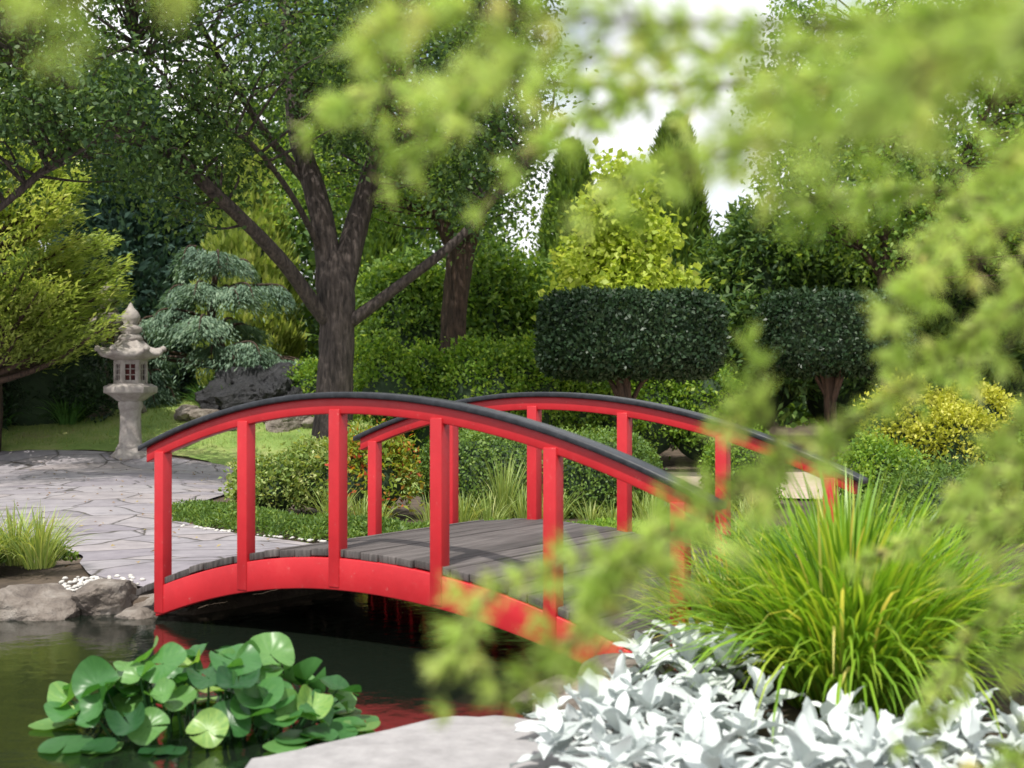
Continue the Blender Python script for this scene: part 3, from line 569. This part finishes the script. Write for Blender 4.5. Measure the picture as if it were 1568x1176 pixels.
def cover(name,line,wd,ht,n,L,W,mat,core=False):
    c=catmull(np.array(line,float),10); t=rng.random(n)*(len(c)-1); i0=np.minimum(t.astype(int),len(c)-2); Q=c[i0]+(c[i0+1]-c[i0])*(t-i0)[:,None]
    T=nrm(c[i0+1]-c[i0]); s=rng.uniform(-1,1,n); S=np.stack([-T[:,1],T[:,0]],-1); Q=Q+S*(s*wd*(1+.15*np.sin(t*1.3)))[:,None]
    hh=ht*np.sqrt(np.maximum(0,1-s**2))*(.8+.3*lump(np.c_[Q*3,np.zeros(n)],1,3))*rng.uniform(.55,1.05,n)
    P=np.c_[Q,H(Q[:,0],Q[:,1])+hh]
    V,F=leaf_quads(P,nrm(rdir(n)+[0,0,.7]),rdir(n),L*rng.uniform(.6,1.3,n),W*rng.uniform(.6,1.3,n))
    return add(name,make_mesh(name,V,F,mat,np.clip(.45+.2*lump(P,4,1)+rng.normal(size=n)*.25,0,1)))
cover('groundcover',[(-3.55,14.9),(-2.9,13.9),(-2.0,12.9),(-1.3,12.4),(-.6,12.1)],.42,.22,26000,.045,.02,M_cyp)
cover('groundcover',[(-6,11.2),(-5,10.6),(-4.3,10.3),(-3.7,10.05)],.55,.24,22000,.05,.022,M_cyp)
cover('groundcover',[(-.3,12.4),(.8,12.6),(2,12.4),(3,11.5)],.6,.16,20000,.05,.022,M_box)
cover('groundcover',[(2.3,8.6),(2.8,7.8),(3.2,7)],.6,.2,14000,.05,.02,M_pale)
n=34000; x=rng.uniform(-14,-1,n); y=rng.uniform(20.5,30,n); ok=(y>25.2)|((x>-4.4)&(y>20)); x=x[ok];y=y[ok]; n=len(x)
V,F,T=blades(np.stack([x,y,H(x,y)+.03],-1),rng.uniform(0,6.28,n),rng.uniform(.04,.1,n),np.full(n,.012),rng.uniform(0,.6,n),rng.uniform(0,1,n),2)
add('lawn_blades',make_mesh('lawn_blades',V,F,M_pale,T))

# ------------------------------------------------------------ big leaves (silver plant), lily pads
def big_leaves(P,D,Nn,L,W,bend,wav=.05,nu=8,nv=5,tone=.6):
    n=len(P); D=nrm(D); w=nrm(np.cross(D,Nn)); N2=np.cross(w,D)
    u=np.linspace(0,1,nu); v_=np.linspace(-1,1,nv)
    a=bend[:,None]*u[None,:]; st=1/(nu-1)
    fx=np.cumsum(np.cos(a),1)*st-np.cos(a[:,:1])*st; fz=np.cumsum(np.sin(a),1)*st
    C=P[:,None,:]+L[:,None,None]*(D[:,None,:]*fx[...,None]-N2[:,None,:]*fz[...,None])
    prof=np.sin(math.pi*np.clip(u,.03,.985)**.8)**.75*(1-.15*u)
    ph=rng.uniform(0,6.28,n)
    edge=W[:,None,None]*.5*prof[None,:,None]*v_[None,None,:]
    wave=(L[:,None,None]*wav*np.sin(8*u[None,:,None]+ph[:,None,None]+2*np.sign(v_)[None,None,:])+.2*W[:,None,None]*prof[None,:,None])*np.abs(v_)[None,None,:]**1.5
    V=(C[:,:,None,:]+w[:,None,None,:]*edge[...,None]+N2[:,None,None,:]*wave[...,None]).reshape(-1,3)
    i=np.arange(n)[:,None,None]*(nu*nv)+np.arange(nu-1)[None,:,None]*nv+np.arange(nv-1)[None,None,:]
    F=np.stack([i,i+1,i+nv+1,i+nv],-1).reshape(-1,4)
    t=np.repeat(np.clip(rng.normal(tone,.25,n),0,1),(nu-1)*(nv-1)); return V,F,t
pos=[]
while len(pos)<112:
    x=rng.uniform(.15,3.0);y=rng.uniform(4.3,6.3)
    if x>1.0 and y>5.2: continue
    if x<.58 and y>5.62: continue
    if min([9]+[math.hypot(x-a,y-b_) for a,b_ in pos])<.115: continue
    pos.append((x,y))
parts=[]
for (x,y) in pos:
    hgt=rng.uniform(.03,.19)+.16*math.exp(-((x-.8)**2+(y-5.95)**2)/.12); n=10; az=np.arange(n)*2.4+rng.random()*6; el=np.linspace(-.05,1.15,n)+rng.normal(size=n)*.18
    D=np.stack([np.cos(az)*np.cos(el),np.sin(az)*np.cos(el),np.sin(el)],-1); Nn=np.stack([-np.cos(az)*np.sin(el),-np.sin(az)*np.sin(el),np.cos(el)],-1)
    P=np.array([x,y,hgt])+D*.015-np.array([0,0,1])*(np.linspace(.08,0,n))[:,None]
    L=rng.uniform(.14,.24,n)*(1-.35*np.linspace(0,1,n)); parts.append(big_leaves(P,D,nrm(Nn+rdir(n)*.4),L,L*rng.uniform(.42,.6,n),rng.uniform(-.2,1.3,n),.06))
V,F,T=catq(parts); add('silver_foliage_plant',make_mesh('silver_foliage_plant',V,F,M_white,T,smooth=True))
lily=empty('water_lily_plant',(-1.32,5.8,WZ)); parts=[];st=[]
nr,na=6,56
K=96; LX,LY=-1.36,5.82
for k in range(K):
    a=rng.uniform(0,2*math.pi); q=math.sqrt(rng.random()); x=LX+q*.74*math.cos(a); y=LY+q*.48*math.sin(a)
    mound=max(0,1-q**1.6); z=WZ+.02+mound*rng.uniform(.05,.36)+rng.random()*.04
    R=rng.uniform(.06,.115); tilt=(.15+.6*q*rng.random()+.5*rng.random()) if q<.85 else rng.uniform(0,.15)
    if q>.85: z=WZ+.008+rng.random()*.015
    d=np.array([math.cos(a),math.sin(a)])*rng.uniform(.3,1)+np.array([-.1,-.55])*rng.uniform(-.3,1.4); d/=np.linalg.norm(d)
    nrmv=nrm(np.array([d[0]*math.sin(tilt),d[1]*math.sin(tilt),math.cos(tilt)])); ax=nrm(np.cross(nrmv,[.3,.9,.1])); ay=np.cross(nrmv,ax)
    rr=np.linspace(.03,1,nr); th=np.linspace(.1,2*math.pi-.1,na); off=rng.random()*6.28
    G=R*rr[:,None]*np.ones(na)[None,:]; lob=1+.05*np.cos(2*th)[None,:]
    cup=R*(.34*rr[:,None]**2.2*rng.uniform(.1,1.7)*(1+.8*np.sin(2*th+off)[None,:]) )+.0015*rr[:,None]*np.cos(th*11)[None,:]+.016*rr[:,None]**4*np.sin(th*3+off)[None,:]
    if q>.85: cup*=.25
    V=np.array([x,y,z])+(G*lob*np.cos(th+off))[...,None]*ax+(G*lob*np.sin(th+off))[...,None]*ay+cup[...,None]*nrmv
    i=np.arange(nr-1)[:,None]*na; j=np.arange(na-1)[None,:]; F=np.stack([i+j,i+na+j,i+na+j+1,i+j+1],-1).reshape(-1,4)
    parts.append((V.reshape(-1,3),F,np.clip(rng.normal(.52,.26)+rng.normal(size=len(F))*.03,0,1)))
    if z>WZ+.05: st.append(tube([(x*.7+LX*.3,y*.7+LY*.3,WZ-.1),(x*.9+LX*.1,y*.9+LY*.1,(z+WZ)*.5),(x,y,z)],[.007,.006,.005],5,4))
V,F,T=catq(parts); add('pads',make_mesh('lily_pads',V,F,M_lily,T,smooth=True),lily)
V,F,_=catq(st); add('stalks',make_mesh('lily_stalks',V,F,M_lily,np.full(len(F),.2),smooth=True),lily)
parts=[]
for k in range(5):
    x=LX+rng.normal()*.35;y=LY-.1+rng.normal()*.15; n=10; az=np.arange(n)*2.4; el=rng.uniform(.5,1.3,n); D=np.stack([np.cos(az)*np.cos(el),np.sin(az)*np.cos(el),np.sin(el)],-1)
    V,F=leaf_quads(np.tile([x,y,.06],(n,1)),D,rdir(n),np.full(n,.028),np.full(n,.012)); parts.append((V,F,rng.random(n)))
V,F,T=catq(parts); add('flowers',make_mesh('lily_flowers',V,F,foliage('petal_red',[(0,(.5,.02,.03)),(1,(.6,.05,.06))],.2),T),lily)

# ------------------------------------------------------------ near cedar (soft foreground boughs)
cedar=empty('cedar_tree',(2.6,1.6,0))
BR=[[(2.6,1.7,2.3),(1.2,1.9,1.95),(.66,1.8,1.87),(.43,1.75,1.82),(.18,1.7,1.79),(-.07,1.65,1.785),(-.24,1.6,1.74)],
[(2.6,1.6,2.2),(1.0,1.3,1.80),(.47,1.2,1.74),(.18,1.2,1.735),(-.03,1.15,1.73),(-.12,1.1,1.70)],
[(2.6,1.5,2.1),(.7,.85,1.67),(.34,.8,1.62),(.24,.8,1.60)],
[(2.6,1.7,1.9),(.95,1.8,1.72),(.66,1.75,1.62),(.52,1.7,1.54),(.46,1.65,1.48)],
[(2.6,1.8,1.8),(1.0,1.9,1.6),(.66,1.8,1.50),(.50,1.7,1.40),(.33,1.6,1.32),(.21,1.55,1.25),(.04,1.5,1.20),(-.035,1.45,1.165),(-.055,1.4,1.12)],
[(2.6,2,1.7),(1.4,2.6,1.4),(1.0,2.6,1.27),(.85,2.55,1.17),(.66,2.5,1.07)],
[(2.6,1.8,1.4),(1.1,2.2,1.15),(.85,2.2,1.08),(.72,2.15,.97),(.66,2.1,.88)],
[(.33,1.6,1.32),(.21,1.55,1.25),(.11,1.5,1.17),(.05,1.45,1.1),(-.02,1.4,1.06)],
[(2.6,1.9,2.2),(1.3,2.4,1.95),(.95,2.4,1.82),(.8,2.35,1.72),(.7,2.3,1.65)],
[(2.6,1.9,1.9),(1.3,2.5,1.7),(.98,2.5,1.6),(.85,2.45,1.5),(.8,2.4,1.42)],
[(2.6,1.8,1.6),(1.1,2,1.45),(.82,2,1.33),(.68,1.95,1.25)],
[(2.6,1.7,1.2),(1.0,1.8,1.0),(.75,1.8,.93),(.62,1.75,.89)],
[(2.6,1.6,2.3),(.9,1.5,1.9),(.45,1.45,1.72),(.25,1.4,1.66),(.12,1.4,1.63)],
[(2.6,1.8,2.0),(.9,1.9,1.7),(.6,1.9,1.69),(.42,1.85,1.67),(.34,1.8,1.64)],
[(2.6,1.5,2.3),(1.0,1.2,1.95),(.3,1.05,1.86),(-.2,1.0,1.76),(-.36,1.0,1.69)],
[(.47,1.2,1.76),(.35,1.15,1.72),(.3,1.1,1.66)],
[(2.6,2,1.6),(1.3,2.3,1.35),(.9,2.3,1.2),(.78,2.3,1.18)],
[(2.6,1.6,2.3),(1.0,1.5,1.95),(.5,1.45,1.80),(.2,1.4,1.76),(-.0,1.35,1.74)],
[(2.6,1.6,2.2),(.9,1.2,1.85),(.42,1.1,1.69),(.28,1.1,1.66),(.2,1.1,1.64)],
[(2.6,1.7,2.1),(.9,1.5,1.8),(.58,1.45,1.68),(.5,1.4,1.62)],
[(2.6,1.7,1.95),(.9,1.6,1.66),(.66,1.55,1.55),(.6,1.5,1.48)],
[(2.6,1.8,1.8),(.95,1.75,1.52),(.72,1.7,1.42),(.64,1.7,1.35)],
[(2.6,1.8,1.6),(1.0,1.8,1.35),(.74,1.8,1.26),(.62,1.75,1.2)],
[(2.6,1.8,1.45),(1.0,1.9,1.22),(.8,1.9,1.12),(.7,1.85,1.03)],
[(2.6,1.7,1.3),(1.0,1.9,1.08),(.82,1.9,1.0),(.72,1.85,.94)],
[(2.6,2.0,2.0),(1.4,2.2,1.8),(1.0,2.2,1.72),(.82,2.2,1.6)],
[(.33,1.6,1.32),(.3,1.6,1.37),(.26,1.6,1.38)],
[(.21,1.55,1.25),(.14,1.52,1.22),(.08,1.5,1.14)],
[(.18,1.7,1.79),(.08,1.66,1.74),(.02,1.62,1.69)],[(.0,1.65,1.785),(-.08,1.62,1.74),(-.12,1.6,1.69)],
[(.43,1.75,1.82),(.33,1.7,1.74),(.24,1.68,1.71)]]
wood=[];nd=[]
def rosettes(Q,T,n_per,Ln,Wn):
    n=len(Q)*n_per; P=np.repeat(Q,n_per,axis=0); TT=np.repeat(T,n_per,axis=0)
    D=nrm(rdir(n)*.8+TT*.85+[0,0,.12]); P=P+rng.normal(size=P.shape)*.002
    sc=np.repeat(rng.uniform(.75,1.25,len(Q)),n_per)
    V,F=leaf_quads(P,D,rdir(n)+[0,-.5,.8],Ln*sc*rng.uniform(.7,1.15,n),Wn*np.ones(n),.05)
    t=np.clip(np.repeat(rng.normal(.5,.2,len(Q)),n_per)+rng.normal(size=n)*.12,0,1); nd.append((V,F,t))
for bi,b_ in enumerate(BR):
    c=catmull(np.array(b_),14); seg=np.linalg.norm(np.diff(c,axis=0),axis=1); s=np.r_[0,np.cumsum(seg)]; tot=s[-1]
    main=b_[0][0]>2
    r=np.interp(s,[0,tot*.4,tot],[.02,.006,.0018] if main else [.003,.002,.0012]); wood.append(tube(c,r,6,1))
    vis=0.01 if not main else np.linalg.norm(np.array(b_[1])-np.array(b_[0]))*.8
    q=np.arange(vis,tot,.034); Q=np.stack([np.interp(q,s,c[:,k]) for k in range(3)],-1); T=nrm(np.gradient(Q,axis=0)); rosettes(Q,T,18,.034,.0040)
    for sgn in(-1,1):
        for p0 in np.arange(vis+.01,tot-.005,.058):
            if rng.random()<.15: continue
            p0+=rng.normal()*.014; p0=min(max(p0,0),tot-.012); o=np.array([np.interp(p0,s,c[:,k]) for k in range(3)]); tt=np.array([np.interp(p0+.01,s,c[:,k]) for k in range(3)])-o
            tt=nrm(tt)
            sd=nrm(np.cross(tt,[0,0,1])+rng.normal(size=3)*.6)*sgn; ln=rng.uniform(.04,.13)*(1-.4*p0/tot)
            e1=o+(tt*.8+sd*.7)*ln*.5+[0,0,-.003]; e2=o+(tt*.9+sd*.6)*ln+[0,0,-.02]
            cc=catmull(np.array([o,e1,e2]),3); wood.append(tube(cc,np.linspace(.0022,.001,len(cc)),4,1))
            m_=max(2,int(ln/.03)); u=np.linspace(.4,1,m_)*(len(cc)-1); i0=np.minimum(u.astype(int),len(cc)-2); Q=cc[i0]+(cc[i0+1]-cc[i0])*(u-i0)[:,None]
            rosettes(Q,np.tile(nrm(e2-o),(m_,1)),20,.035,.0044)
wood.append(tube([(2.6,1.6,-.1),(2.62,1.6,1.2),(2.58,1.65,3.2)],[.16,.12,.08],12,6,.1))
V,F,_=catq(wood); add('trunk_and_boughs',make_mesh('cedar_wood',V,F,M_twig,smooth=True),cedar)
V,F,T=catq(nd); add('needles',make_mesh('cedar_needles',V,F,M_needle,T),cedar)
print('needles',len(F))

# ------------------------------------------------------------ world, sun, camera
S=Vector((-.2,-.46,.86)).normalized()
w=bpy.data.worlds.new('World'); scene.world=w; w.use_nodes=True; nt=w.node_tree; bg=nt.nodes['Background']
sky=nt.nodes.new('ShaderNodeTexSky'); sky.sky_type='NISHITA'; sky.sun_disc=False; sky.sun_elevation=math.asin(S.z); sky.sun_rotation=math.atan2(S.x,S.y)%(2*math.pi)
tc=nt.nodes.new('ShaderNodeTexCoord'); n=nt.nodes.new('ShaderNodeTexNoise'); n.inputs['Scale'].default_value=3.2; n.inputs['Detail'].default_value=7
nt.links.new(tc.outputs['Generated'],n.inputs['Vector']); cm=ramp(nt,n.outputs['Fac'],[(.34,(0,0,0)),(.5,(1,1,1))])
mx=nt.nodes.new('ShaderNodeMix'); mx.data_type='RGBA'; nt.links.new(cm,mx.inputs[0]); nt.links.new(sky.outputs[0],mx.inputs[6]); mx.inputs[7].default_value=(8.6,8.7,8.9,1)
nt.links.new(mx.outputs[2],bg.inputs[0]); bg.inputs[1].default_value=.145
sl=bpy.data.lights.new('sun','SUN'); sl.energy=5.0; sl.angle=math.radians(.55); sl.color=(1,.96,.88); so=bpy.data.objects.new('sun',sl); COL.objects.link(so)
so.rotation_euler=S.to_track_quat('Z','Y').to_euler()
cam=bpy.data.cameras.new('camera'); cam.lens=46.6; cam.sensor_width=36; cam.clip_end=1500; cam.clip_start=.05
cam.dof.use_dof=True; cam.dof.focus_distance=12; cam.dof.aperture_fstop=2.5
co=bpy.data.objects.new('camera',cam); COL.objects.link(co); co.location=(0,0,EYE); co.rotation_euler=(math.radians(90.34),0,0); scene.camera=co
scene.view_settings.view_transform='Standard'; scene.view_settings.look='None'; scene.view_settings.exposure=0
